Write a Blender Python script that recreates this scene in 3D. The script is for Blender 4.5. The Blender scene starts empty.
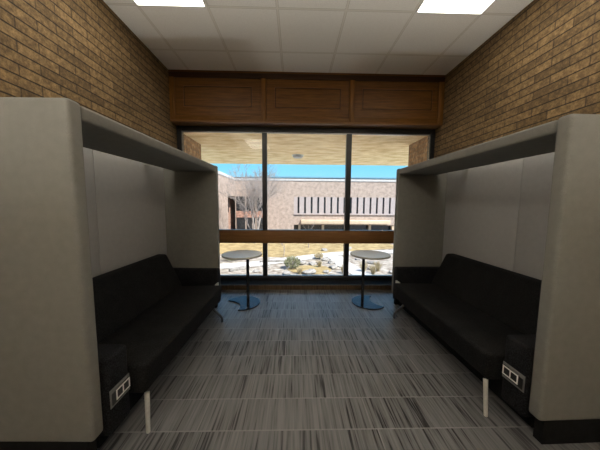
import bpy, bmesh, math, random
from mathutils import Vector, Matrix, noise as mnoise

random.seed(7)
S = bpy.context.scene
COL = S.collection
PI = math.pi

# ------------------------------------------------------------------ materials
def new_mat(name):
    m = bpy.data.materials.new(name)
    m.use_nodes = True
    nt = m.node_tree
    b = nt.nodes['Principled BSDF']
    return m, nt, b

def N(nt, kind, **kw):
    n = nt.nodes.new(kind)
    for k, v in kw.items():
        if k.startswith('i_'):
            n.inputs[k[2:].replace('_', ' ')].default_value = v
        else:
            setattr(n, k, v)
    return n

def ramp(nt, fac, stops):
    r = nt.nodes.new('ShaderNodeValToRGB')
    e = r.color_ramp.elements
    while len(e) < len(stops):
        e.new(0.5)
    for el, (p, c) in zip(e, stops):
        el.position = p
        el.color = (*c, 1)
    nt.links.new(fac, r.inputs['Fac'])
    return r

def math_node(nt, op, a, b=None):
    n = nt.nodes.new('ShaderNodeMath')
    n.operation = op
    for i, v in enumerate((a, b)):
        if v is None:
            continue
        if isinstance(v, (int, float)):
            n.inputs[i].default_value = v
        else:
            nt.links.new(v, n.inputs[i])
    return n.outputs[0]

def coords(nt, scale=(1, 1, 1), rot=(0, 0, 0), loc=(0, 0, 0)):
    tc = nt.nodes.new('ShaderNodeTexCoord')
    mp = nt.nodes.new('ShaderNodeMapping')
    mp.inputs['Scale'].default_value = scale
    mp.inputs['Rotation'].default_value = rot
    mp.inputs['Location'].default_value = loc
    nt.links.new(tc.outputs['Object'], mp.inputs['Vector'])
    return mp.outputs['Vector']

def bump(nt, b, height, strength=0.3, dist=0.01):
    n = nt.nodes.new('ShaderNodeBump')
    n.inputs['Strength'].default_value = strength
    n.inputs['Distance'].default_value = dist
    nt.links.new(height, n.inputs['Height'])
    nt.links.new(n.outputs['Normal'], b.inputs['Normal'])

def mottled(name, c1, c2, scale, rough=0.8, stretch=(1, 1, 1), detail=4, bmp=0, dist=0.01, metal=0, spec=0.5, lo=0.3, hi=0.7):
    m, nt, b = new_mat(name)
    v = coords(nt, stretch)
    nz = N(nt, 'ShaderNodeTexNoise', i_Scale=scale, i_Detail=detail)
    nt.links.new(v, nz.inputs['Vector'])
    r = ramp(nt, nz.outputs['Fac'], [(lo, c1), (hi, c2)])
    nt.links.new(r.outputs['Color'], b.inputs['Base Color'])
    b.inputs['Roughness'].default_value = rough
    b.inputs['Metallic'].default_value = metal
    b.inputs['Specular IOR Level'].default_value = spec
    if bmp:
        bump(nt, b, nz.outputs['Fac'], bmp, dist)
    return m

def brick_mat(name, axis, c1, c2, mortar, w=0.2032, h=0.0677, ms=0.006, rough=0.85, bstr=0.7, mott=14, bed=0.0, cr=((0.28, (0.40, 0.37, 0.33)), (0.5, (0.95, 0.95, 0.95)), (0.70, (1.75, 1.75, 1.70)))):
    """axis 'x': wall in the YZ plane, 'y': wall in the XZ plane"""
    m, nt, b = new_mat(name)
    tc = nt.nodes.new('ShaderNodeTexCoord')
    sp = nt.nodes.new('ShaderNodeSeparateXYZ')
    nt.links.new(tc.outputs['Object'], sp.inputs[0])
    cb = nt.nodes.new('ShaderNodeCombineXYZ')
    nt.links.new(sp.outputs['Y' if axis == 'x' else 'X'], cb.inputs[0])
    nt.links.new(sp.outputs['Z'], cb.inputs[1])
    bt = N(nt, 'ShaderNodeTexBrick', offset=0.5)
    bt.inputs['Scale'].default_value = 1
    bt.inputs['Brick Width'].default_value = w
    bt.inputs['Row Height'].default_value = h
    bt.inputs['Mortar Size'].default_value = ms
    bt.inputs['Mortar Smooth'].default_value = 0.25
    bt.inputs['Bias'].default_value = 0.0
    bt.inputs['Color1'].default_value = (*c1, 1)
    bt.inputs['Color2'].default_value = (*c2, 1)
    bt.inputs['Mortar'].default_value = (*mortar, 1)
    nt.links.new(cb.outputs[0], bt.inputs['Vector'])
    nz = N(nt, 'ShaderNodeTexNoise', i_Scale=mott, i_Detail=6, i_Roughness=0.7)
    nt.links.new(tc.outputs['Object'], nz.inputs['Vector'])
    r = ramp(nt, nz.outputs['Fac'], list(cr))
    mx = N(nt, 'ShaderNodeMix', data_type='RGBA', blend_type='MULTIPLY')
    mx.inputs['Factor'].default_value = 1
    nt.links.new(bt.outputs['Color'], mx.inputs['A'])
    nt.links.new(r.outputs['Color'], mx.inputs['B'])
    out = mx.outputs['Result']
    if bed:
        fz = math_node(nt, 'FRACT', math_node(nt, 'ADD', math_node(nt, 'DIVIDE', sp.outputs['Z'], h), 200.0))
        edge = math_node(nt, 'MINIMUM', fz, math_node(nt, 'SUBTRACT', 1.0, fz))
        dk = ramp(nt, edge, [(0.03, (bed, bed, bed)), (0.10, (1, 1, 1))])
        m3 = N(nt, 'ShaderNodeMix', data_type='RGBA', blend_type='MULTIPLY')
        m3.inputs['Factor'].default_value = 1
        nt.links.new(out, m3.inputs['A'])
        nt.links.new(dk.outputs['Color'], m3.inputs['B'])
        out = m3.outputs['Result']
    nt.links.new(out, b.inputs['Base Color'])
    b.inputs['Roughness'].default_value = rough
    inv = math_node(nt, 'SUBTRACT', 1.0, bt.outputs['Fac'])
    hgt = math_node(nt, 'ADD', inv, math_node(nt, 'MULTIPLY', nz.outputs['Fac'], 0.7))
    bump(nt, b, hgt, bstr, 0.012)
    return m

TILE = 0.6096
XS, YA = -1.3814, 2.8739
def ceiling_mat():
    m, nt, b = new_mat('ceiling_tile')
    tc = nt.nodes.new('ShaderNodeTexCoord')
    sp = nt.nodes.new('ShaderNodeSeparateXYZ')
    nt.links.new(tc.outputs['Object'], sp.inputs[0])
    def edge(o, off):
        f = math_node(nt, 'FRACT', math_node(nt, 'ADD', math_node(nt, 'DIVIDE', math_node(nt, 'SUBTRACT', o, off), TILE), 50.5))
        return math_node(nt, 'ABSOLUTE', math_node(nt, 'SUBTRACT', f, 0.5))
    ex, ey = edge(sp.outputs['X'], XS), edge(sp.outputs['Y'], YA)
    e = math_node(nt, 'MINIMUM', ex, ey)
    bar = math_node(nt, 'LESS_THAN', e, 0.014)
    line = math_node(nt, 'LESS_THAN', math_node(nt, 'ABSOLUTE', math_node(nt, 'SUBTRACT', e, 0.014)), 0.005)
    nz = N(nt, 'ShaderNodeTexNoise', i_Scale=150, i_Detail=4)
    nt.links.new(tc.outputs['Object'], nz.inputs['Vector'])
    r = ramp(nt, nz.outputs['Fac'], [(0.35, (0.80, 0.78, 0.74)), (0.55, (0.88, 0.86, 0.82))])
    mx = N(nt, 'ShaderNodeMix', data_type='RGBA')
    nt.links.new(line, mx.inputs['Factor'])
    nt.links.new(r.outputs['Color'], mx.inputs['A'])
    mx.inputs['B'].default_value = (0.52, 0.49, 0.44, 1)
    mx2 = N(nt, 'ShaderNodeMix', data_type='RGBA')
    nt.links.new(bar, mx2.inputs['Factor'])
    nt.links.new(mx.outputs['Result'], mx2.inputs['A'])
    mx2.inputs['B'].default_value = (0.78, 0.75, 0.69, 1)
    nt.links.new(mx2.outputs['Result'], b.inputs['Base Color'])
    b.inputs['Roughness'].default_value = 0.9
    bump(nt, b, nz.outputs['Fac'], 0.12, 0.003)
    return m

ROW, ROW0 = 0.2051, 2.1736
def carpet_mat():
    m, nt, b = new_mat('plank_carpet')
    tc = nt.nodes.new('ShaderNodeTexCoord')
    sp = nt.nodes.new('ShaderNodeSeparateXYZ')
    nt.links.new(tc.outputs['Object'], sp.inputs[0])
    q = math_node(nt, 'DIVIDE', math_node(nt, 'SUBTRACT', sp.outputs['Y'], ROW0), ROW)
    row = math_node(nt, 'FLOOR', q)
    fr = math_node(nt, 'FRACT', math_node(nt, 'ADD', q, 60))
    # each row of planks is shifted sideways, planks are 0.92 m long
    wn = nt.nodes.new('ShaderNodeTexWhiteNoise'); wn.noise_dimensions = '1D'
    nt.links.new(row, wn.inputs['W'])
    px = math_node(nt, 'ADD', math_node(nt, 'DIVIDE', sp.outputs['X'], 0.92), wn.outputs['Value'])
    plank = math_node(nt, 'FLOOR', px)
    pid = math_node(nt, 'ADD', math_node(nt, 'MULTIPLY', plank, 17.31), math_node(nt, 'MULTIPLY', row, 3.77))
    wp = nt.nodes.new('ShaderNodeTexWhiteNoise'); wp.noise_dimensions = '1D'
    nt.links.new(pid, wp.inputs['W'])
    def streak(sx, sy, detail):
        cb = nt.nodes.new('ShaderNodeCombineXYZ')
        nt.links.new(math_node(nt, 'ADD', math_node(nt, 'MULTIPLY', sp.outputs['X'], sx), math_node(nt, 'MULTIPLY', pid, 5.3)), cb.inputs[0])
        nt.links.new(math_node(nt, 'MULTIPLY', sp.outputs['Y'], sy), cb.inputs[1])
        nt.links.new(math_node(nt, 'MULTIPLY', row, 2.13), cb.inputs[2])
        nz = N(nt, 'ShaderNodeTexNoise', i_Scale=1, i_Detail=detail)
        nt.links.new(cb.outputs[0], nz.inputs['Vector'])
        return nz.outputs['Fac']
    s1 = streak(75, 2.2, 2)
    s2 = streak(170, 6.0, 2)
    s3 = streak(7, 1.5, 1)
    t = math_node(nt, 'ADD', math_node(nt, 'MULTIPLY', s1, 0.62), math_node(nt, 'MULTIPLY', s2, 0.28))
    t = math_node(nt, 'ADD', t, math_node(nt, 'MULTIPLY', s3, 0.14))
    t = math_node(nt, 'ADD', t, math_node(nt, 'MULTIPLY', math_node(nt, 'SUBTRACT', wp.outputs['Value'], 0.5), 0.06))
    r = ramp(nt, t, [(0.40, CARPET[0]), (0.45, CARPET[1]), (0.50, CARPET[2]), (0.68, CARPET[3])])
    seam = math_node(nt, 'MAXIMUM', math_node(nt, 'LESS_THAN', fr, 0.035),
                     math_node(nt, 'LESS_THAN', math_node(nt, 'FRACT', math_node(nt, 'ADD', px, 40)), 0.006))
    mx = N(nt, 'ShaderNodeMix', data_type='RGBA')
    nt.links.new(math_node(nt, 'MULTIPLY', seam, 0.5), mx.inputs['Factor'])
    nt.links.new(r.outputs['Color'], mx.inputs['A'])
    mx.inputs['B'].default_value = (*CARPET[4], 1)
    nt.links.new(mx.outputs['Result'], b.inputs['Base Color'])
    b.inputs['Roughness'].default_value = 0.37
    b.inputs['Specular IOR Level'].default_value = 0.55
    bump(nt, b, math_node(nt, 'SUBTRACT', s2, math_node(nt, 'MULTIPLY', seam, 0.6)), 0.18, 0.004)
    return m
CARPET = [(0.018, 0.017, 0.018), (0.086, 0.084, 0.084), (0.122, 0.120, 0.120), (0.178, 0.176, 0.174), (0.26, 0.255, 0.25)]

def wood_mat(name, c1, c2, axis='x', rough=0.5):
    m, nt, b = new_mat(name)
    sc = {'x': (1.5, 14, 22), 'z': (22, 14, 1.5)}[axis]
    v = coords(nt, sc)
    nz = N(nt, 'ShaderNodeTexNoise', i_Scale=2.5, i_Detail=6, i_Roughness=0.6, i_Distortion=0.4)
    nt.links.new(v, nz.inputs['Vector'])
    r = ramp(nt, nz.outputs['Fac'], [(0.3, c1), (0.68, c2)])
    nt.links.new(r.outputs['Color'], b.inputs['Base Color'])
    b.inputs['Roughness'].default_value = rough
    b.inputs['Specular IOR Level'].default_value = 0.25
    bump(nt, b, nz.outputs['Fac'], 0.06, 0.003)
    return m

def weave_mat(name, c1, c2, scale, rough=0.9, bstr=0.25, lo=0.36, hi=0.64):
    m, nt, b = new_mat(name)
    tc = nt.nodes.new('ShaderNodeTexCoord')
    nz = N(nt, 'ShaderNodeTexNoise', i_Scale=scale, i_Detail=3)
    nt.links.new(tc.outputs['Object'], nz.inputs['Vector'])
    n2 = N(nt, 'ShaderNodeTexNoise', i_Scale=scale * 0.06, i_Detail=2)
    nt.links.new(tc.outputs['Object'], n2.inputs['Vector'])
    f = math_node(nt, 'ADD', math_node(nt, 'MULTIPLY', nz.outputs['Fac'], 0.8), math_node(nt, 'MULTIPLY', n2.outputs['Fac'], 0.2))
    r = ramp(nt, f, [(lo, c1), (hi, c2)])
    nt.links.new(r.outputs['Color'], b.inputs['Base Color'])
    b.inputs['Roughness'].default_value = rough
    b.inputs['Specular IOR Level'].default_value = 0.2
    bump(nt, b, nz.outputs['Fac'], bstr, 0.002)
    return m

def emit_mat(name, c, s):
    m = bpy.data.materials.new(name)
    m.use_nodes = True
    nt = m.node_tree
    nt.nodes.clear()
    o = nt.nodes.new('ShaderNodeOutputMaterial')
    e = nt.nodes.new('ShaderNodeEmission')
    e.inputs[0].default_value = (*c, 1)
    e.inputs[1].default_value = s
    nt.links.new(e.outputs[0], o.inputs[0])
    return m

def glass_mat():
    m = bpy.data.materials.new('window_glass')
    m.use_nodes = True
    nt = m.node_tree
    nt.nodes.clear()
    o = nt.nodes.new('ShaderNodeOutputMaterial')
    t = nt.nodes.new('ShaderNodeBsdfTransparent')
    t.inputs[0].default_value = (0.96, 0.97, 0.97, 1)
    g = nt.nodes.new('ShaderNodeBsdfGlossy')
    g.inputs['Roughness'].default_value = 0.0
    fr = nt.nodes.new('ShaderNodeFresnel')
    fr.inputs['IOR'].default_value = 1.45
    mx = nt.nodes.new('ShaderNodeMixShader')
    nt.links.new(fr.outputs[0], mx.inputs[0])
    nt.links.new(t.outputs[0], mx.inputs[1])
    nt.links.new(g.outputs[0], mx.inputs[2])
    nt.links.new(mx.outputs[0], o.inputs[0])
    return m

LAMP = 4.5
M = {}
M['brick_side'] = brick_mat('tan_brick_side', 'x', (0.225, 0.144, 0.062), (0.14, 0.088, 0.036), (0.085, 0.055, 0.027), w=0.255, h=0.0665, ms=0.004, mott=38, bed=0.28)
M['brick_pier'] = brick_mat('tan_brick_pier', 'x', (0.40, 0.24, 0.12), (0.31, 0.18, 0.085), (0.30, 0.22, 0.14))
M['brick_far'] = brick_mat('pink_brick', 'y', (0.37, 0.285, 0.235), (0.31, 0.235, 0.195), (0.42, 0.35, 0.31), w=0.4, h=0.14, ms=0.02, mott=2.2, bstr=0.2, cr=((0.32, (0.66, 0.64, 0.62)), (0.68, (1.25, 1.25, 1.25))))
M['brick_wing'] = brick_mat('pink_brick_wing', 'x', (0.37, 0.285, 0.235), (0.31, 0.235, 0.195), (0.42, 0.35, 0.31), w=0.4, h=0.14, ms=0.02, mott=2.2, bstr=0.2, cr=((0.32, (0.66, 0.64, 0.62)), (0.68, (1.25, 1.25, 1.25))))
M['brick_red'] = brick_mat('red_brick', 'y', (0.36, 0.18, 0.13), (0.30, 0.15, 0.11), (0.35, 0.25, 0.2), w=0.4, h=0.14, ms=0.02, mott=3, bstr=0.2)
M['ceiling'] = ceiling_mat()
M['carpet'] = carpet_mat()
M['wood'] = wood_mat('brown_oak', (0.080, 0.031, 0.004), (0.165, 0.070, 0.011))
M['wood_v'] = wood_mat('brown_oak_upright', (0.10, 0.041, 0.006), (0.20, 0.088, 0.016), 'z')
M['curb'] = wood_mat('brown_curb', (0.045, 0.026, 0.012), (0.11, 0.07, 0.035), 'z')
M['wood_dark'] = wood_mat('dark_oak', (0.025, 0.010, 0.003), (0.045, 0.018, 0.006))
M['wood_lip'] = wood_mat('oak_edge', (0.15, 0.066, 0.020), (0.22, 0.105, 0.036))
M['bronze'] = mottled('dark_bronze', (0.010, 0.010, 0.011), (0.018, 0.018, 0.019), 40, rough=0.4, spec=0.5)
M['alu'] = mottled('sill_aluminium', (0.30, 0.30, 0.31), (0.36, 0.36, 0.37), 60, rough=0.4, metal=0.8)
M['glass'] = glass_mat()
M['hall_bounce'] = mottled('pale_hall_bounce', (0.55, 0.53, 0.49), (0.68, 0.66, 0.62), 60, rough=0.5)
M['paint'] = mottled('beige_paint', (0.62, 0.58, 0.51), (0.66, 0.62, 0.55), 5, rough=0.9)
M['felt'] = weave_mat('warm_grey_felt', (0.180, 0.176, 0.158), (0.25, 0.244, 0.22), 420)
M['felt_in'] = weave_mat('cool_grey_felt', (0.36, 0.355, 0.346), (0.44, 0.434, 0.425), 420)
M['sofa'] = weave_mat('charcoal_tweed', (0.002, 0.002, 0.0022), (0.021, 0.0205, 0.020), 190, bstr=0.5, lo=0.42, hi=0.68)
M['sofa_arm'] = weave_mat('charcoal_tweed_arm', (0.002, 0.002, 0.0026), (0.026, 0.026, 0.029), 190, bstr=0.5, lo=0.42, hi=0.68)
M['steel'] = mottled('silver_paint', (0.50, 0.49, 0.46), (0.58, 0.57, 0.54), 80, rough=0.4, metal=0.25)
M['shade_tinted_steel'] = mottled('shade_tinted_steel', (0.10, 0.10, 0.105), (0.16, 0.16, 0.165), 80, rough=0.35, metal=0.6)  # shaded copy of steel, dark colour stands in for far-leg shade
M['foot'] = mottled('black_rubber', (0.01, 0.01, 0.01), (0.015, 0.015, 0.015), 30, rough=0.85, spec=0.1)
M['plate'] = mottled('grey_plate', (0.16, 0.16, 0.155), (0.2, 0.2, 0.195), 50, rough=0.5, metal=0.2)
M['white_plastic'] = mottled('white_plastic', (0.86, 0.85, 0.82), (0.9, 0.89, 0.86), 30, rough=0.45)
M['black_plastic'] = mottled('black_plastic', (0.008, 0.008, 0.008), (0.012, 0.012, 0.012), 30, rough=0.4)
M['laminate'] = mottled('white_laminate', (0.86, 0.87, 0.88), (0.90, 0.91, 0.92), 20, rough=0.5, spec=1.0)
_b = M['laminate'].node_tree.nodes['Principled BSDF']
_b.inputs['Coat Weight'].default_value = 0.8
_b.inputs['Coat Roughness'].default_value = 0.25
M['laminate_edge'] = mottled('pale_table_edge', (0.42, 0.39, 0.34), (0.48, 0.45, 0.40), 20, rough=0.5)
M['table_metal'] = mottled('dark_table_metal', (0.018, 0.019, 0.022), (0.026, 0.027, 0.03), 60, rough=0.10, metal=0.0, spec=0.12)
M['lamp_frame'] = mottled('white_enamel', (0.7, 0.7, 0.68), (0.75, 0.75, 0.73), 20, rough=0.4)
M['lamp'] = emit_mat('lamp_diffuser', (1.0, 0.93, 0.80), LAMP)
M['uplight'] = emit_mat('fill_light_lens', (1.0, 0.94, 0.83), 820)  # added fill light aimed at the ceiling
M['soffit'] = mottled('textured_tan_soffit', (0.74, 0.49, 0.22), (0.97, 0.74, 0.42), 3.2, rough=0.9, stretch=(1, 2.0, 1), detail=7, bmp=0.8, dist=0.05, lo=0.36, hi=0.62)
M['roof'] = mottled('roof_gravel', (0.3, 0.28, 0.26), (0.4, 0.38, 0.36), 4)
M['concrete'] = mottled('pale_concrete', (0.46, 0.44, 0.43), (0.54, 0.52, 0.51), 2, rough=0.9)
M['spandrel'] = mottled('lavender_concrete', (0.34, 0.29, 0.28), (0.385, 0.33, 0.32), 2, rough=0.9)
M['tan'] = mottled('tan_render', (0.48, 0.37, 0.26), (0.54, 0.43, 0.31), 2, rough=0.9)
M['dark_glass'] = mottled('dark_glazing', (0.012, 0.013, 0.015), (0.03, 0.032, 0.035), 2, rough=0.15)
M['gravel'] = mottled('pale_gravel', (0.10, 0.072, 0.046), (0.40, 0.365, 0.32), 2.2, rough=0.95, detail=8, bmp=0.4, dist=0.05)
M['drylawn'] = mottled('dry_lawn', (0.16, 0.11, 0.042), (0.34, 0.26, 0.125), 1.6, rough=0.95, detail=8, bmp=0.5, dist=0.05)
M['bounce_ground'] = mottled('pale_bounce_ground', (0.70, 0.64, 0.55), (0.80, 0.74, 0.65), 1.2, rough=0.9)  # unseen ground, made pale to reflect sunlight onto the soffit
M['path'] = mottled('path_concrete', (0.36, 0.345, 0.325), (0.46, 0.44, 0.42), 1.2, rough=0.9)
M['stone'] = mottled('grey_stone', (0.13, 0.12, 0.11), (0.34, 0.32, 0.30), 5, rough=0.9, bmp=0.4, dist=0.03)
M['bark'] = mottled('pale_bark', (0.17, 0.14, 0.125), (0.36, 0.32, 0.30), 8, rough=0.9)
M['leaf'] = mottled('grey_green_leaf', (0.07, 0.078, 0.035), (0.19, 0.19, 0.10), 6, rough=0.8)
M['straw'] = mottled('straw_grass', (0.22, 0.17, 0.085), (0.42, 0.35, 0.22), 6, rough=0.8)
M['asphalt'] = mottled('blue_grey_asphalt', (0.20, 0.21, 0.235), (0.26, 0.27, 0.295), 3, rough=0.9)

# ------------------------------------------------------------------ mesh helpers
def rbox(bm, lo, hi, r=0.0, seg=3):
    lo = Vector(lo); hi = Vector(hi)
    for i in range(3):
        if lo[i] > hi[i]:
            lo[i], hi[i] = hi[i], lo[i]
    res = bmesh.ops.create_cube(bm, size=1)
    vs = res['verts']
    for v in vs:
        v.co = Vector([(lo[i] + hi[i]) / 2 + v.co[i] * (hi[i] - lo[i]) for i in range(3)])
    if r > 0:
        es = list({e for v in vs for e in v.link_edges})
        bmesh.ops.bevel(bm, geom=es, offset=r, segments=seg, affect='EDGES', profile=0.5)
    return bm

def prism(bm, prof, axis, a, b, r=0.0, seg=3):
    """extrude a 2D profile: axis 'y' -> profile in (x, z), axis 'z' -> profile in (x, y)"""
    def P(u, t):
        return (u[0], t, u[1]) if axis == 'y' else (u[0], u[1], t)
    v0 = [bm.verts.new(P(u, a)) for u in prof]
    v1 = [bm.verts.new(P(u, b)) for u in prof]
    n = len(prof)
    fs = [bm.faces.new(v0), bm.faces.new(v1[::-1])]
    for i in range(n):
        j = (i + 1) % n
        fs.append(bm.faces.new((v0[i], v1[i], v1[j], v0[j])))
    bmesh.ops.recalc_face_normals(bm, faces=fs)
    if r > 0:
        es = list({e for f in fs for e in f.edges})
        bmesh.ops.bevel(bm, geom=es, offset=r, segments=seg, affect='EDGES', profile=0.5)
    return bm

def tube(bm, pts, rad, n=12, cap=True):
    pts = [Vector(p) for p in pts]
    rads = rad if isinstance(rad, (list, tuple)) else [rad] * len(pts)
    rings = []
    up = None
    for i, p in enumerate(pts):
        d = (pts[min(i + 1, len(pts) - 1)] - pts[max(i - 1, 0)]).normalized()
        ref = Vector((1, 0, 0)) if abs(d.x) < 0.9 else Vector((0, 1, 0))
        if up is not None:
            ref = up
        a = (ref - d * ref.dot(d)).normalized()
        up = a
        b = d.cross(a)
        rings.append([bm.verts.new(p + (a * math.cos(2 * PI * k / n) + b * math.sin(2 * PI * k / n)) * rads[i]) for k in range(n)])
    for r0, r1 in zip(rings, rings[1:]):
        for k in range(n):
            bm.faces.new((r0[k], r0[(k + 1) % n], r1[(k + 1) % n], r1[k]))
    if cap:
        bm.faces.new(rings[0][::-1])
        bm.faces.new(rings[-1])
    return bm

def obj(name, bm, mat, parent=None, smooth=True, angle=35):
    bmesh.ops.recalc_face_normals(bm, faces=bm.faces[:])
    me = bpy.data.meshes.new(name)
    bm.to_mesh(me)
    bm.free()
    for m in (mat if isinstance(mat, (list, tuple)) else [mat]):
        me.materials.append(m)
    if smooth:
        for p in me.polygons:
            p.use_smooth = True
        me.set_sharp_from_angle(angle=math.radians(angle))
    o = bpy.data.objects.new(name, me)
    COL.objects.link(o)
    if parent:
        o.parent = parent
    return o

def box(name, lo, hi, mat, parent=None, r=0.0, seg=3):
    return obj(name, rbox(bmesh.new(), lo, hi, r, seg), mat, parent)

def tag(o, label, cat, group=None):
    o['label'] = label
    o['category'] = cat
    if group:
        o['group'] = group
    return o

def thing(name, label, cat, loc=(0, 0, 0), rz=0.0, group=None):
    o = bpy.data.objects.new(name, None)
    o.empty_display_size = 0.1
    COL.objects.link(o)
    o.location = loc
    o.rotation_euler = (0, 0, rz)
    return tag(o, label, cat, group)

def struct(o):
    o['kind'] = 'structure'
    return o

def struct_empty(name):
    o = bpy.data.objects.new(name, None)
    COL.objects.link(o)
    return struct(o)

# ------------------------------------------------------------------ room shell
XL, XR, ZC, YW = -1.643, 1.988, 2.895, 3.285
YB = -3.6
YG = 3.48          # middle of the glazing
YH = -1.2          # alcove opens into an unseen hall behind, made pale to bounce light
HX0, HX1 = -4.6, 4.9
struct(box('floor', (XL - 0.3, YH, -0.25), (XR + 0.3, 3.56, 0), M['carpet']))
struct(box('floor_hall', (HX0 - 0.2, YB - 0.2, -0.25), (HX1 + 0.2, YH - 0.001, 0), M['hall_bounce']))  # unseen floor, pale so that it reflects light up to the ceiling
struct(box('ceiling', (HX0 - 0.2, YB - 0.2, ZC), (HX1 + 0.2, 3.56, ZC + 0.1), M['ceiling']))
struct(box('wall_left', (XL - 0.3, YH, 0), (XL, 3.52, ZC), M['brick_side']))
struct(box('wall_right', (XR, YH, 0), (XR + 0.3, 3.52, ZC), M['brick_side']))
struct(box('wall_rear', (HX0, YB - 0.2, 0), (HX1, YB, ZC), M['paint']))
struct(box('wall_hall_left', (HX0 - 0.2, YB - 0.2, 0), (HX0 - 0.001, YH + 0.3, ZC), M['paint']))
struct(box('wall_hall_right', (HX1 + 0.001, YB - 0.2, 0), (HX1 + 0.2, YH + 0.3, ZC), M['paint']))
struct(box('wall_hall_front', (HX0, YH, 0), (XL - 0.301, YH + 0.3, ZC), M['paint']))
struct(box('wall_hall_front', (XR + 0.301, YH, 0), (HX1, YH + 0.3, ZC), M['paint']))

# wooden bulkhead over the window
HB = 2.262
trim = struct_empty('trim_1')
box('bulkhead_body', (XL + 0.002, YW + 0.03, HB + 0.01), (XR - 0.002, 3.53, ZC - 0.002), M['wood'], trim)
box('crown_board', (XL + 0.002, YW - 0.004, ZC - 0.085), (XR - 0.002, YW + 0.028, ZC - 0.002), M['wood_dark'], trim, 0.004, 2)
box('crown_bead', (XL + 0.002, YW - 0.012, ZC - 0.024), (XR - 0.002, YW - 0.004, ZC - 0.002), M['wood'], trim, 0.003, 2)
box('bottom_lip', (XL + 0.002, YW - 0.012, HB - 0.014), (XR - 0.002, 3.44, HB + 0.0095), M['wood_lip'], trim, 0.004, 2)
box('bottom_rail', (XL + 0.002, YW, HB + 0.01), (XR - 0.002, YW + 0.028, HB + 0.075), M['wood'], trim, 0.004, 2)
for x0, x1 in ((XL + 0.002, -1.575), (-0.452, -0.386), (0.716, 0.788), (1.912, XR - 0.002)):
    box('stile', (x0, YW - 0.010, HB + 0.01), (x1, YW + 0.0285, ZC - 0.085), M['wood_v'], trim, 0.005, 2)
for x0, x1, i0, i1 in ((-1.573, -0.454, -1.459, -0.575), (-0.384, 0.714, -0.268, 0.602), (0.79, 1.91, 0.895, 1.83)):
    z0, z1 = HB + 0.077, ZC - 0.087
    bm = bmesh.new()
    rbox(bm, (x0, YW + 0.008, z0), (x1, YW + 0.029, z1), 0.002, 1)
    p = obj('wood_panel', bm, M['wood'], trim)
    # routed rectangle: a dark groove frame with a bead beside it
    a0, a1 = 2.447, 2.703
    bm = bmesh.new()
    g = 0.009
    for lo, hi in (((i0, a0), (i1, a0 + g)), ((i0, a1 - g), (i1, a1)), ((i0, a0 + g), (i0 + g, a1 - g)), ((i1 - g, a0 + g), (i1, a1 - g))):
        rbox(bm, (lo[0], YW + 0.003, lo[1]), (hi[0], YW + 0.008, hi[1]), 0.0015, 1)
    obj('panel_moulding', bm, M['wood_dark'], p)
    g2 = 0.006
    bm = bmesh.new()
    for lo, hi in (((i0 - g2, a0 - g2), (i1 + g2, a0)), ((i0 - g2, a1), (i1 + g2, a1 + g2)), ((i0 - g2, a0), (i0, a1)), ((i1, a0), (i1 + g2, a1))):
        rbox(bm, (lo[0], YW + 0.002, lo[1]), (hi[0], YW + 0.008, hi[1]), 0.0015, 1)
    obj('panel_bead', bm, M['wood_lip'], p)

# window: bronze frame, two mullions, wooden rail, six panes
win = struct_empty('window_1')
fy0, fy1 = 3.44, 3.515
ZT, ZB_ = 2.185, 0.098
box('frame_jamb', (XL + 0.001, fy0, 0.002), (-1.578, fy1, HB - 0.016), M['bronze'], win, 0.003, 1)
box('frame_jamb', (1.925, fy0, 0.002), (XR - 0.001, fy1, HB - 0.016), M['bronze'], win, 0.003, 1)
box('frame_head', (-1.577, fy0, ZT), (1.924, fy1, HB - 0.016), M['bronze'], win, 0.003, 1)
box('head_stop', (-1.577, fy0 + 0.02, ZT - 0.016), (1.924, fy1 - 0.03, ZT - 0.001), M['alu'], win, 0.003, 1)
box('frame_sill', (-1.577, fy0, 0.002), (1.924, fy1, ZB_), M['bronze'], win, 0.003, 1)
box('sill_cap', (-1.577, fy0 + 0.03, ZB_ + 0.0005), (1.924, fy1, ZB_ + 0.02), M['alu'], win, 0.003, 1)
mull = ((-0.463, -0.398), (0.732, 0.803))
RB, RT = 0.612, 0.800
for x0, x1 in mull:
    box('mullion', (x0, fy0, ZB_ + 0.021), (x1, fy1, RB - 0.002), M['bronze'], win, 0.003, 1)
    box('mullion', (x0, fy0, RT + 0.002), (x1, fy1, ZT - 0.017), M['bronze'], win, 0.003, 1)
box('rail', (-1.577, fy0 - 0.03, RB), (1.924, fy1, RT), M['wood_lip'], win, 0.006, 2)
box('rail_cap', (-1.577, fy0 - 0.035, RT + 0.0004), (1.924, fy1, RT + 0.0016), M['bronze'], win)
xs = [-1.577, mull[0][0], mull[0][1], mull[1][0], mull[1][1], 1.924]
for i in range(3):
    box('pane', (xs[2 * i] + 0.001, YG - 0.003, ZB_ + 0.0205), (xs[2 * i + 1] - 0.001, YG + 0.003, RB - 0.001), M['glass'], win)
    box('pane', (xs[2 * i] + 0.001, YG - 0.003, RT + 0.002), (xs[2 * i + 1] - 0.001, YG + 0.003, ZT - 0.018), M['glass'], win)

# low dark-brown curb along the foot of the window
cb = struct_empty('baseboard_window')
box('curb_face', (XL + 0.001, 3.19, 0.001), (XR - 0.001, 3.21, 0.068), M['curb'], cb, 0.003, 1)
box('curb_top', (XL + 0.001, 3.2105, 0.001), (XR - 0.001, 3.438, 0.066), M['foot'], cb, 0.002, 1)

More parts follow.
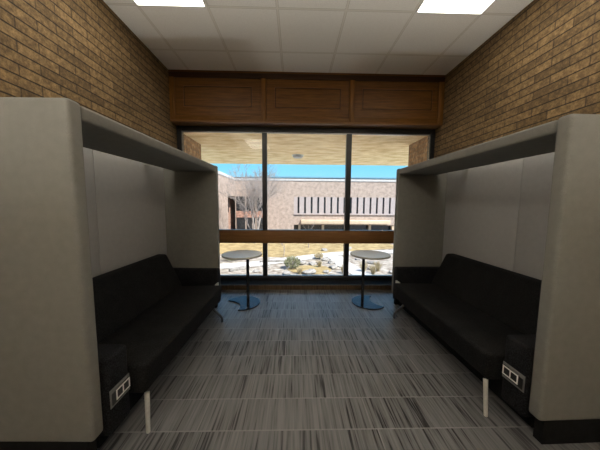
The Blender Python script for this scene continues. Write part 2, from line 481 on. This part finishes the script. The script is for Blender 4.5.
# ------------------------------------------------------------------ ceiling lights
def ceiling_light(x0, y0, nx, ny, label, group=None):
    t = thing('ceiling_light', label, 'ceiling light', (x0, y0, ZC - 0.02), 0, group)
    w, d = TILE * nx, TILE * ny
    bm = bmesh.new()
    f = 0.018
    for lo, hi in (((0.004, 0.004), (w - 0.004, f)), ((0.004, d - f), (w - 0.004, d - 0.004)), ((0.004, f), (f, d - f)), ((w - f, f), (w - 0.004, d - f))):
        rbox(bm, (lo[0], lo[1], 0.004), (hi[0], hi[1], 0.0195), 0.002, 1)
    obj('frame', bm, M['lamp_frame'], t)
    box('diffuser', (f + 0.001, f + 0.001, 0.000), (w - f - 0.001, d - f - 0.001, 0.018), M['lamp'], t, 0.008, 2)
    return t
yl = YA - TILE - 2 * TILE
ceiling_light(XS, yl, 1, 2, 'bright recessed ceiling light panel in the left half of the tiled ceiling')
ceiling_light(XS + 4 * TILE, yl, 1, 2, 'bright recessed ceiling light panel beside the right brick wall')
ceiling_light(XS, yl - 3 * TILE, 1, 2, 'ceiling light panel of the left row, mirrored faintly in the left window pane')

# unseen uplights added behind the viewer to brighten the ceiling, shaped as floor cans
for x, lab in ((-1.25, 'added fill light in a black can by the left brick wall behind the viewer'), (1.6, 'added fill light in a black can by the right brick wall behind the viewer')):
    t = thing('added_uplight', lab, 'added lamp', (x, -0.75, 0))
    bm = bmesh.new()
    n = 32
    prof = [(0.0, 0.0), (0.135, 0.0), (0.135, 0.30), (0.128, 0.30), (0.128, 0.17), (0.0, 0.17)]
    rings = [[bm.verts.new((max(r_, 0.001) * math.cos(2 * PI * k / n), max(r_, 0.001) * math.sin(2 * PI * k / n), z)) for k in range(n)] for r_, z in prof]
    for a, b in zip(rings, rings[1:]):
        for k in range(n):
            bm.faces.new((a[k], a[(k + 1) % n], b[(k + 1) % n], b[k]))
    bm.faces.new(rings[0][::-1]); bm.faces.new(rings[-1])
    obj('can', bm, M['foot'], t)
    bm = bmesh.new()
    tube(bm, [(0, 0, 0.1705), (0, 0, 0.18)], 0.122, 32)
    obj('lens', bm, M['uplight'], t)

# ------------------------------------------------------------------ privacy pods and sofas
LP, TH, PZ0, PZ1 = 1.71, 0.064, 0.13, 1.587
BX = -0.562         # inner face of the back panel, measured from the front edge

def make_pod(s, loc, rz, label):
    """local x: towards the aisle (times s), local y: from the near end panel to the far one"""
    t = thing('privacy_booth', label, 'privacy booth', loc, rz)
    def bx(name, x0, x1, y0, y1, z0, z1, mat, r=0.0, seg=3, par=t):
        return box(name, (s * x0, y0, z0), (s * x1, y1, z1), mat, par, r, seg)
    for y0, y1 in ((0, TH), (LP - TH, LP)):
        bx('end_panel', BX - 0.062, 0, y0, y1, PZ0, PZ1, M['felt'], 0.016, 4)
    ym = 0.765
    for y0, y1 in ((TH + 0.001, ym - 0.001), (ym + 0.001, LP - TH - 0.001)):
        bx('back_panel', BX - 0.060, BX, y0, y1, PZ0, PZ1 - 0.004, M['felt_in'], 0.006, 2)
    bx('canopy', -0.445, -0.004, TH + 0.001, LP - TH - 0.001, PZ1 - 0.068, PZ1 - 0.006, M['felt'], 0.012, 3)
    bx('canopy_batten', BX + 0.001, -0.446, TH + 0.3, TH + 0.33, PZ1 - 0.05, PZ1 - 0.02, M['steel'])
    bx('canopy_batten', BX + 0.001, -0.446, LP - TH - 0.33, LP - TH - 0.3, PZ1 - 0.05, PZ1 - 0.02, M['steel'])
    for y in (TH / 2, LP - TH / 2):
        bx('shade_plinth', BX - 0.04, -0.035, y - 0.022, y + 0.022, 0.001, PZ0 + 0.001, M['foot'])  # black support block, also paints in the shade under the end panel
    return t

def make_sofa(s, loc, rz, label):
    t = thing('sofa', label, 'sofa', loc, rz)
    def P(x, y, z):
        return (s * x, y, z)
    y0, y1 = 0.212, 1.432
    # seat cushion with a soft front edge
    bm = bmesh.new()
    prism(bm, [(s * -0.50, 0.175), (s * 0.085, 0.175), (s * 0.105, 0.35), (s * -0.50, 0.335)], 'y', y0, y1, 0.028, 4)
    obj('seat', bm, M['sofa'], t)
    bm = bmesh.new()
    prism(bm, [(s * -0.548, 0.34), (s * -0.30, 0.338), (s * -0.455, 0.668), (s * -0.548, 0.668)], 'y', y0 + 0.002, y1 - 0.002, 0.022, 4)
    obj('backrest', bm, M['sofa'], t)
    # boxy arms set back from the seat's front lip
    arms = []
    for a, b, x0 in ((TH + 0.003, 0.206, -0.545), (1.555, LP - TH - 0.003, -0.545)):
        bm = bmesh.new()
        rbox(bm, P(x0, a, 0.085), P(0.012, b, 0.468), 0.018, 4)
        arms.append(obj('armrest', bm, M['sofa_arm'], t))
    # black block added under the seat to stand in for the dark shade
    bm = bmesh.new()
    rbox(bm, P(-0.52, TH + 0.02, 0.012), P(-0.06, LP - TH - 0.02, 0.172), 0.004, 1)
    obj('under_seat_shade', bm, M['foot'], t)
    # power unit on the aisle face of the near arm
    arm = arms[0]
    px = 0.012
    ya, yb, za, zb = 0.074, 0.200, 0.222, 0.312
    bm = bmesh.new()
    rbox(bm, P(px, ya, za), P(px + 0.004, yb, zb), 0.0015, 1)
    pl = obj('outlet_plate', bm, M['plate'], arm); pl['label'] = 'grey metal outlet plate'
    bm = bmesh.new()
    prism_pts = [(ya + 0.008, za + 0.012), (yb - 0.008, za + 0.016), (yb - 0.008, zb - 0.012), (ya + 0.008, zb - 0.022)]
    v0 = [bm.verts.new(P(px + 0.004, a, b)) for a, b in prism_pts]
    v1 = [bm.verts.new(P(px + 0.007, a, b)) for a, b in prism_pts]
    bm.faces.new(v0); bm.faces.new(v1[::-1])
    for i in range(4):
        bm.faces.new((v0[i], v1[i], v1[(i + 1) % 4], v0[(i + 1) % 4]))
    obj('outlet_bezel', bm, M['black_plastic'], arm)
    bm = bmesh.new()
    fa, fb, fz0, fz1, w = ya + 0.030, yb - 0.006, za + 0.021, zb - 0.018, 0.007
    mid = (fa + fb) / 2
    for (a, b, c, d) in ((fa, fb, fz0, fz0 + w), (fa, fb, fz1 - w, fz1), (fa, fa + w, fz0 + w, fz1 - w), (fb - w, fb, fz0 + w, fz1 - w), (mid - w / 2, mid + w / 2, fz0 + w, fz1 - w)):
        rbox(bm, P(px + 0.007, a, c), P(px + 0.010, b, d), 0.0008, 1)
    fr = obj('outlet_frame', bm, M['white_plastic'], arm); fr['label'] = 'white frame around two sockets'
    for a, b in ((fa + w, mid - w / 2), (mid + w / 2, fb - w)):
        bm = bmesh.new()
        rbox(bm, P(px + 0.007, a + 0.001, fz0 + w + 0.001), P(px + 0.0085, b - 0.001, fz1 - w - 0.001), 0.0005, 1)
        cy, cz = (a + b) / 2, (fz0 + fz1) / 2
        tube(bm, [P(px + 0.0085, cy, cz), P(px + 0.0095, cy, cz)], 0.006, 12)
        obj('socket', bm, M['black_plastic'], arm)
    # legs: straight front pair member near the viewer, cranked far one tinted as shaded
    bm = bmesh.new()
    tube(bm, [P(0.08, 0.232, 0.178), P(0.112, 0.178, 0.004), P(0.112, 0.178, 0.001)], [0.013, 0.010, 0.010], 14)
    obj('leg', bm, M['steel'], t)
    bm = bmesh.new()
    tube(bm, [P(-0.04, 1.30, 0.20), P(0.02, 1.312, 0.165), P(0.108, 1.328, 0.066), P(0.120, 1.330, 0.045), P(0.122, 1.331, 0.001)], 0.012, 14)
    obj('leg', bm, M['shade_tinted_steel'], t)
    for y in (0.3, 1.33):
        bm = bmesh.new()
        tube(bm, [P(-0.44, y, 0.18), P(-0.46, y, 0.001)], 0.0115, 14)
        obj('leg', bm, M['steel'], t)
    # chrome connector between seat lip and far arm
    bm = bmesh.new()
    rbox(bm, P(0.018, 1.428, 0.312), P(0.052, 1.475, 0.330), 0.004, 2)
    rbox(bm, P(0.005, 1.470, 0.285), P(0.022, 1.557, 0.332), 0.004, 2)
    br = obj('bracket', bm, M['steel'], t); br['label'] = 'chrome connecting bracket'
    return t

RL, RR = -math.radians(1.1), math.radians(1.3)
make_pod(1, (-0.875, 0.973, 0), RL, 'grey felt privacy booth standing along the left brick wall')
make_pod(-1, (1.200, 1.045, 0), RR, 'grey felt privacy booth standing along the right brick wall')
make_sofa(1, (-0.866, 0.9735, 0), RL, 'charcoal tweed sofa inside the left privacy booth')
make_sofa(-1, (1.200, 1.045, 0), RR, 'charcoal tweed sofa inside the right privacy booth')

# ------------------------------------------------------------------ side tables
def make_table(c, pole, bite, label, bite_r=0.2, zt=0.60, rt=0.23, rb=0.198):
    t = thing('side_table', label, 'side table', (c[0], c[1], 0))
    bm = bmesh.new()
    n = 64
    prof = [(rt - 0.012, zt - 0.024), (rt - 0.002, zt - 0.020), (rt, zt - 0.012), (rt - 0.001, zt - 0.004), (rt - 0.004, zt)]
    rings = [[bm.verts.new((r * math.cos(2 * PI * k / n), r * math.sin(2 * PI * k / n), z)) for k in range(n)] for r, z in prof]
    for a, b in zip(rings, rings[1:]):
        for k in range(n):
            f = bm.faces.new((a[k], a[(k + 1) % n], b[(k + 1) % n], b[k])); f.material_index = 1
    f = bm.faces.new(rings[0][::-1]); f.material_index = 1
    bm.faces.new(rings[-1])
    obj('table_top', bm, [M['laminate'], M['laminate_edge']], t)
    px, py = pole[0] - c[0], pole[1] - c[1]
    bm = bmesh.new()
    tube(bm, [(px, py, 0.012), (px, py, zt - 0.03)], 0.017, 20)
    obj('pole', bm, M['table_metal'], t)
    bm = bmesh.new()
    tube(bm, [(px, py, zt - 0.032), (px, py, zt - 0.0242)], 0.05, 24)
    obj('mounting_plate', bm, M['table_metal'], t)
    # crescent base: disc with a round bite out of it
    B = Vector(bite)
    d = B.length
    a = (rb * rb - bite_r * bite_r + d * d) / (2 * d)
    half = math.acos(a / rb)
    th0 = math.atan2(B.y, B.x)
    pts = []
    for i in range(49):
        th = th0 + half + (2 * PI - 2 * half) * i / 48
        pts.append((rb * math.cos(th), rb * math.sin(th)))
    p0, p1 = Vector(pts[-1]) - B, Vector(pts[0]) - B
    a0, a1 = math.atan2(p0.y, p0.x), math.atan2(p1.y, p1.x)
    # go from p0 to p1 along the side of the bite that faces the disc centre
    cen = math.atan2(-B.y, -B.x)
    def unwrap(x, ref):
        while x - ref > PI: x -= 2 * PI
        while x - ref < -PI: x += 2 * PI
        return x
    a0, a1 = unwrap(a0, cen), unwrap(a1, cen)
    for i in range(1, 24):
        th = a0 + (a1 - a0) * i / 24
        pts.append((B.x + bite_r * math.cos(th), B.y + bite_r * math.sin(th)))
    bm = bmesh.new()
    prism(bm, pts, 'z', 0.0, 0.012)
    obj('base', bm, M['table_metal'], t)
    return t
make_table((-0.607, 2.748), (-0.534, 2.690), (-0.205, -0.140), 'round white side table on a dark crescent base beside the left sofa')
make_table((0.895, 2.765), (0.806, 2.712), (0.235, 0.04), 'round white side table on a dark crescent base beside the right sofa')

# ------------------------------------------------------------------ outside: overhang of this building
SZ = 2.20
sof = struct(box('soffit', (-9, 3.565, SZ), (9, 6.33, SZ + 0.4), M['soffit']))
struct(box('roof_slab', (-9, YB - 0.6, ZC + 0.11), (9, 6.33, ZC + 0.45), M['roof']))
struct(box('fascia_beam', (-9, 6.0, SZ + 0.402), (9, 6.33, ZC + 0.108), M['tan']))
struct(box('brick_pier', (XL - 0.42, 3.525, -3.6), (XL, 4.31, SZ - 0.002), M['brick_pier']))
struct(box('brick_pier', (XR - 0.03, 3.525, -3.6), (XR + 0.4, 4.16, SZ - 0.002), M['brick_pier']))
struct(box('outer_wall', (XL - 0.42, 3.3, -3.6), (XR + 0.42, 3.52, -0.26), M['brick_far']))
t = thing('soffit_light', 'small round light fitting on the tan soffit outside the middle pane', 'light fitting', (0.06, 5.14, SZ))
bm = bmesh.new(); tube(bm, [(0, 0, -0.05), (0, 0, -0.015)], [0.09, 0.11], 28); obj('lens', bm, M['concrete'], t)
bm = bmesh.new(); tube(bm, [(0, 0, -0.015), (0, 0, -0.0005)], 0.125, 28); obj('trim_ring', bm, M['lamp_frame'], t)

# ------------------------------------------------------------------ outside: courtyard
G = -3.6
struct(box('courtyard_ground', (-60, 4.3, G - 0.3), (60, 80, G), M['gravel']))

struct(box('bounce_ground', (-30, 4.4, G + 0.001), (30, 14.6, G + 0.04), M['bounce_ground']))  # pale strip added out of view to bounce sun up at the soffit

def patch(name, pts, z0, z1, mat):
    bm = bmesh.new()
    prism(bm, pts, 'z', z0, z1)
    return struct(obj(name, bm, mat))
def blob(cx, cy, rx, ry, n=40, wob=0.14, seed=0):
    return [(cx + rx * math.cos(a) * (1 + wob * mnoise.noise((math.cos(a) * 1.3 + seed, math.sin(a) * 1.3, seed))),
             cy + ry * math.sin(a) * (1 + wob * mnoise.noise((math.cos(a) * 1.3 + seed, math.sin(a) * 1.3, seed + 9)))) for a in [2 * PI * i / n for i in range(n)]]
patch('lawn', blob(-1.0, 26.2, 9.5, 5.2, seed=1), G + 0.001, G + 0.03, M['drylawn'])
patch('lawn', blob(7.5, 27.5, 4.5, 3.0, seed=4), G + 0.001, G + 0.026, M['drylawn'])
patch('lawn', blob(1.2, 17.0, 1.6, 1.2, seed=6), G + 0.001, G + 0.022, M['drylawn'])
def ribbon(pts, w):
    L, R_ = [], []
    for i, p in enumerate(pts):
        a = Vector(pts[max(i - 1, 0)]); b = Vector(pts[min(i + 1, len(pts) - 1)])
        d = (b - a).normalized(); n = Vector((-d.y, d.x)) * w / 2
        L.append(tuple(Vector(p) + n)); R_.append(tuple(Vector(p) - n))
    return L + R_[::-1]
path_pts = [(-10, 17.2), (-6, 17.6), (-3.2, 18.4), (-0.5, 19.9), (1.8, 21.2), (4.2, 22.4), (7.5, 23.2), (12, 23.6)]
patch('path', ribbon(path_pts, 1.5), G + 0.035, G + 0.06, M['path'])
patch('path', ribbon([(4.5, 14.7), (4.6, 15.6), (4.0, 18), (3.6, 21.2)], 1.3), G + 0.031, G + 0.05, M['path'])
patch('road', [(9.5, 29.5), (24, 28.5), (24, 32.5), (9.5, 32.5)], G + 0.002, G + 0.02, M['asphalt'])

def slab(label, loc, rz, size):
    o = box('kerb_slab', (-size[0] / 2, -size[1] / 2, 0), (size[0] / 2, size[1] / 2, size[2]), M['stone'], None, 0.03, 2)
    o.location = loc; o.rotation_euler = (0, 0, rz)
    return tag(o, label, 'kerb')
slab('long grey kerb slab lying at the left foot of the window view', (-3.95, 16.9, G), math.radians(38), (1.5, 0.3, 0.22))
slab('pale stone edging strip bordering the dry lawn in the courtyard', (-1.2, 19.1, G + 0.062), math.radians(6), (3.2, 0.2, 0.16))

# boulders
def rock_mesh(seed):
    bm = bmesh.new()
    bmesh.ops.create_icosphere(bm, subdivisions=3, radius=1)
    for v in bm.verts:
        n = mnoise.noise(v.co * 1.1 + Vector((seed * 7.1, 0, 0))) * 0.45 + mnoise.noise(v.co * 2.7 + Vector((0, seed * 3.3, 0))) * 0.16
        v.co *= 1 + n
        v.co.z = max(v.co.z * 0.65, -0.25)
    return bm
protos = []
rr = random.Random(3)
spots = [(-2.7, 16.4), (-0.55, 15.9), (2.2, 16.2), (2.9, 17.4), (3.0, 18.9), (1.4, 18.3), (5.6, 17.1), (6.3, 18.7), (5.5, 20.0), (2.6, 19.8), (0.6, 18.6), (6.9, 16.1), (-2.1, 17.7), (5.7, 24.9), (1.0, 16.0), (3.1, 23.9)]
for i, (x, y) in enumerate(spots):
    if i < 4:
        o = obj('boulder', rock_mesh(i + 1), M['stone'], None, True, 60)
        protos.append(o)
    else:
        o = protos[i % 4].copy()
        COL.objects.link(o)
    sc = rr.uniform(0.16, 0.34)
    o.scale = (sc * rr.uniform(0.9, 1.5), sc, sc * rr.uniform(0.8, 1.1))
    o.rotation_euler = (0, 0, rr.uniform(0, 6))
    o.location = (x, y, G + 0.26 * o.scale[2])
    tag(o, 'rough grey boulder lying in the pale gravel of the courtyard', 'boulder', 'boulders in the courtyard gravel')

# shrubs: many small leaf blades on short stems
def shrub(loc, rad, hgt, n, label, mat, seed):
    t = thing('shrub', label, 'shrub', loc)
    r = random.Random(seed)
    bm = bmesh.new()
    for k in range(9):
        a = r.uniform(0, 2 * PI); q = r.uniform(0.2, 0.75) * rad
        tube(bm, [(0.03 * math.cos(a), 0.03 * math.sin(a), 0), (q * 0.5 * math.cos(a), q * 0.5 * math.sin(a), hgt * 0.4), (q * math.cos(a), q * math.sin(a), hgt * 0.8)], [0.018, 0.013, 0.006], 5)
    obj('stem', bm, M['bark'], t)
    bm = bmesh.new()
    for k in range(n):
        while True:
            p = Vector((r.uniform(-1, 1), r.uniform(-1, 1), r.uniform(-0.8, 1)))
            if 0.35 < p.length < 1: break
        c = Vector((p.x * rad, p.y * rad, hgt * 0.52 + p.z * hgt * 0.48))
        d = (p + Vector((r.uniform(-.6, .6), r.uniform(-.6, .6), r.uniform(0, .8)))).normalized()
        w = d.orthogonal().normalized(); u = d.cross(w)
        L, W = r.uniform(.09, .16), r.uniform(.02, .035)
        vs = [bm.verts.new(c - d * L / 2), bm.verts.new(c + w * W + u * .006), bm.verts.new(c + d * L / 2), bm.verts.new(c - w * W + u * .006)]
        bm.faces.new(vs)
    obj('foliage', bm, mat, t, False)
    return t
shrub((-0.15, 17.2, G), 0.62, 0.95, 900, 'round grey-green shrub below the middle pane in the pale courtyard', M['leaf'], 1)
shrub((-5.2, 19.6, G), 0.8, 0.8, 700, 'low green shrub behind the left side table at the edge of the view', M['leaf'], 2)
shrub((2.1, 20.3, G + 0.05), 0.4, 0.5, 420, 'small straw-coloured bush beside the curving path', M['straw'], 3)
shrub((0.95, 29.0, G + 0.03), 0.6, 0.55, 420, 'dark low bush far out on the dry lawn', M['leaf'], 5)

def grass_clump(loc, hgt, n, seed, label, group):
    r = random.Random(seed)
    bm = bmesh.new()
    for k in range(n):
        a = r.uniform(0, 2 * PI); lean = r.uniform(.05, .55) * hgt
        b = Vector((r.uniform(-.08, .08), r.uniform(-.08, .08), 0))
        tip = b + Vector((math.cos(a) * lean, math.sin(a) * lean, hgt * r.uniform(.6, 1)))
        midp = b.lerp(tip, .5) + Vector((0, 0, hgt * .12))
        tube(bm, [b, midp, tip], [.012, .009, .002], 4)
    o = obj('grass_clump', bm, M['straw'], None)
    o.location = loc
    return tag(o, label, 'ornamental grass', group)
for i, (x, y, h) in enumerate([(4.9, 16.4, .8), (5.4, 15.9, .75), (3.4, 16.0, .7), (1.9, 17.6, .6), (0.35, 15.9, .5), (6.0, 16.6, .8)]):
    grass_clump((x, y, G), h, 90, 20 + i, 'straw-coloured ornamental grass clump growing in the courtyard gravel', 'grass clumps in the courtyard')

# trees: recursive bare branches
def bare_tree(loc, hgt, spread, levels, seed, label, trunks=1, r0=0.1, fork=(3, 4)):
    t = thing('bare_tree', label, 'tree', loc)
    r = random.Random(seed)
    trunk = bmesh.new(); twigs = bmesh.new()
    def grow(bm, p, d, L, rad, lv):
        pts = [p]; q = Vector(p); dd = Vector(d)
        for i in range(3):
            dd = (dd + Vector((r.uniform(-.16, .16), r.uniform(-.16, .16), r.uniform(-.02, .12)))).normalized()
            q = q + dd * L / 3
            pts.append(Vector(q))
        rads = [rad, rad * .88, rad * .76, rad * .62]
        tube(bm, pts, rads, 6 if lv == levels else 4)
        if lv <= 0: return
        for k in range(r.randint(*fork)):
            i = r.choice((1, 2, 3, 3))
            ax = Vector((r.uniform(-1, 1), r.uniform(-1, 1), r.uniform(-.3, .3))) * spread
            nd = (dd + ax).normalized()
            nd.z = max(nd.z, 0.12); nd.normalize()
            grow(twigs, pts[i], nd, L * r.uniform(.58, .8), max(rads[i] * .62, .008), lv - 1)
    for k in range(trunks):
        a = 2 * PI * k / trunks + .4
        lean = 0.0 if trunks == 1 else 0.26
        grow(trunk, Vector((0.06 * math.cos(a) * (trunks > 1), 0.06 * math.sin(a) * (trunks > 1), 0)), Vector((math.cos(a) * lean, math.sin(a) * lean, 1)).normalized(), hgt * .38, r0, levels)
    obj('trunk', trunk, M['bark'], t)
    obj('branches', twigs, M['bark'], t)
    return t
bare_tree((-4.75, 28.3, G), 9.0, 0.72, 5, 11, 'tall bare tree with pale branches in front of the brick building', 3, 0.13, (3, 5))
bare_tree((-0.95, 21.2, G + 0.03), 2.5, 0.6, 2, 5, 'thin leafless sapling standing on the dry lawn under the middle pane', 1, 0.03, (2, 3))
bare_tree((1.55, 25.5, G + 0.03), 4.2, 0.7, 3, 8, 'slender leafless sapling right of the middle pane centre', 1, 0.045, (2, 3))

# ------------------------------------------------------------------ outside: the opposite building
D = 38.0
bld = thing('office_building', 'two-storey pinkish brick building with narrow slot windows across the courtyard', 'building', (3, D, G))
def bb(name, x0, x1, y0, y1, z0, z1, mat, par=bld, r=0):
    return box(name, (x0 - 3, y0 - D, z0 - G), (x1 - 3, y1 - D, z1 - G), mat, par, r)
W0, W1 = -0.12, 24.5
ZR = 5.15
bb('wall', -9.4, W0, D, D + 9, G, ZR - 0.42, M['brick_far'])                    # plain bay behind the tree
bb('wall', W0, 34, D + 0.02, D + 9, 2.24, ZR - 0.42, M['brick_far'])            # above the slot windows
bb('wall', W0, 34, D + 0.02, D + 9, -2.19, -0.34, M['brick_far'])               # below them
bb('wall', W0, 34, D + 0.55, D + 9, -0.34, 2.24, M['dark_glass'])               # recessed glazing behind the fins
bb('wall', W1, 34, D, D + 0.54, -0.34, 2.24, M['brick_far'])
bb('parapet', -9.4, 34, D - 0.05, D + 9, ZR - 0.415, ZR, M['concrete'], r=0.02)
bb('coping', -9.45, 34, D - 0.1, D + 9, ZR + 0.002, ZR + 0.09, M['bronze'])
# spandrel fins between the slots: every slot is its own window
pitch, slot = 1.047, 0.30
x = 0.60
bb('fin', W0 + 0.002, x - slot / 2, D, D + 0.5, -0.338, 2.238, M['spandrel'])
k = 0
while x < W1 - 0.6:
    w_ = bb('slot_window', x - slot / 2, x + slot / 2, D + 0.30, D + 0.34, -0.30, 2.20, M['dark_glass'])
    bb('fin', x + slot / 2, min(x + pitch - slot / 2, W1 - 0.002), D, D + 0.5, -0.338, 2.238, M['spandrel'])
    x += pitch; k += 1
bb('sill_band', W0, W1, D - 0.12, D + 0.018, -0.55, -0.34, M['spandrel'])
bb('canopy', 1.0, 15.0, D - 1.2, D + 0.015, -1.95, -1.35, M['tan'], r=0.03)
bb('wall', W0, 34, D + 0.9, D + 9, G, -2.2, M['dark_glass'])
bb('base_wall', W0, 34, D + 0.3, D + 0.89, G, -3.05, M['concrete'])
for xx in (0.6, 4.4, 8.2, 12.0, 15.8, 19.6):
    bb('column', xx, xx + 0.35, D + 0.1, D + 0.6, -3.04, -2.2, M['tan'])
# windows behind the bare tree, two storeys
for z0, z1 in ((0.0, 2.25), (-3.0, -1.1)):
    for x0 in (-9.2, -7.6, -6.0):
        f = bb('window', x0, x0 + 1.35, D - 0.06, D - 0.002, z0, z1, M['bronze'])
        bb('pane', x0 + 0.1, x0 + 1.25, D - 0.08, D - 0.061, z0 + 0.1, z1 - 0.1, M['dark_glass'], f)
bb('spandrel_panel', -9.25, -4.6, D - 0.055, D - 0.003, -1.05, -0.05, M['brick_red'])
# projecting wing on the left
bb('wing_wall', -17, -9.4, 10, 33.9, G, ZR - 0.42, M['brick_wing'])
bb('wing_wall', -17, -9.4, 33.9, D + 9, 2.25, ZR - 0.42, M['brick_wing'])
bb('wing_wall', -17, -10.4, 33.9, D + 9, G, 2.25, M['brick_red'])
bb('wing_parapet', -17, -9.36, 9.96, D - 0.051, ZR - 0.415, ZR - 0.02, M['concrete'], r=0.02)
for y0 in (34.2, 36.2):
    bb('wing_window', -10.39, -10.34, y0, y0 + 1.5, -0.2, 2.0, M['dark_glass'])
bb('roof_pipe_rail', -8, 30, D + 1.0, D + 1.06, ZR + 0.30, ZR + 0.36, M['alu'])
for i in range(20):
    bb('rail_post', -8 + i * 2, -7.95 + i * 2, D + 1.01, D + 1.05, ZR + 0.091, ZR + 0.30, M['alu'])

# ------------------------------------------------------------------ light
sun = bpy.data.lights.new('sun', 'SUN')
sun.energy = 10.8
sun.angle = math.radians(0.6)
sun.color = (1.0, 0.95, 0.87)
so = bpy.data.objects.new('sun', sun)
COL.objects.link(so)
dirv = Vector((0.50, -0.42, 0.85))
so.rotation_euler = dirv.to_track_quat('Z', 'Y').to_euler()
so.location = (10, -10, 20)

wd = bpy.data.worlds.new('sky')
S.world = wd
wd.use_nodes = True
nt = wd.node_tree
bg = nt.nodes['Background']
tc = nt.nodes.new('ShaderNodeTexCoord')
sp = nt.nodes.new('ShaderNodeSeparateXYZ')
nt.links.new(tc.outputs['Generated'], sp.inputs[0])
r = ramp(nt, sp.outputs['Z'], [(0.0, (0.45, 0.78, 0.98)), (0.14, (0.22, 0.66, 0.98)), (0.4, (0.22, 0.55, 1.0)), (1.0, (0.12, 0.32, 0.8))])
nt.links.new(r.outputs['Color'], bg.inputs['Color'])
bg.inputs['Strength'].default_value = 1.12

# ------------------------------------------------------------------ camera
F, PITCH, ROLL, YAW, H = 238.356, 0.0894569, 0.0078414, 0.0227531, 1.18463
cy, sy, cp, sp_ = math.cos(YAW), math.sin(YAW), math.cos(PITCH), math.sin(PITCH)
fw = Vector((sy * cp, cy * cp, -sp_))
rt = Vector((cy, -sy, 0))
up = rt.cross(fw)
c, s = math.cos(ROLL), math.sin(ROLL)
rt2, up2 = rt * c + up * s, up * c - rt * s
cam = bpy.data.cameras.new('camera')
cam.sensor_width = 36
cam.lens = F / 600 * 36
cam.clip_start = 0.02
cam.clip_end = 500
co = bpy.data.objects.new('camera', cam)
COL.objects.link(co)
mw = Matrix((rt2, up2, -fw)).transposed().to_4x4()
mw.translation = Vector((0, 0, H))
co.matrix_world = mw
S.camera = co

S.view_settings.view_transform = 'Standard'
S.view_settings.look = 'None'
S.view_settings.gamma = 1
S.view_settings.exposure = 0.28
S.view_settings.use_curve_mapping = False
S.cycles.use_denoising = True
S.cycles.max_bounces = 10
S.cycles.diffuse_bounces = 6
S.cycles.sample_clamp_indirect = 6
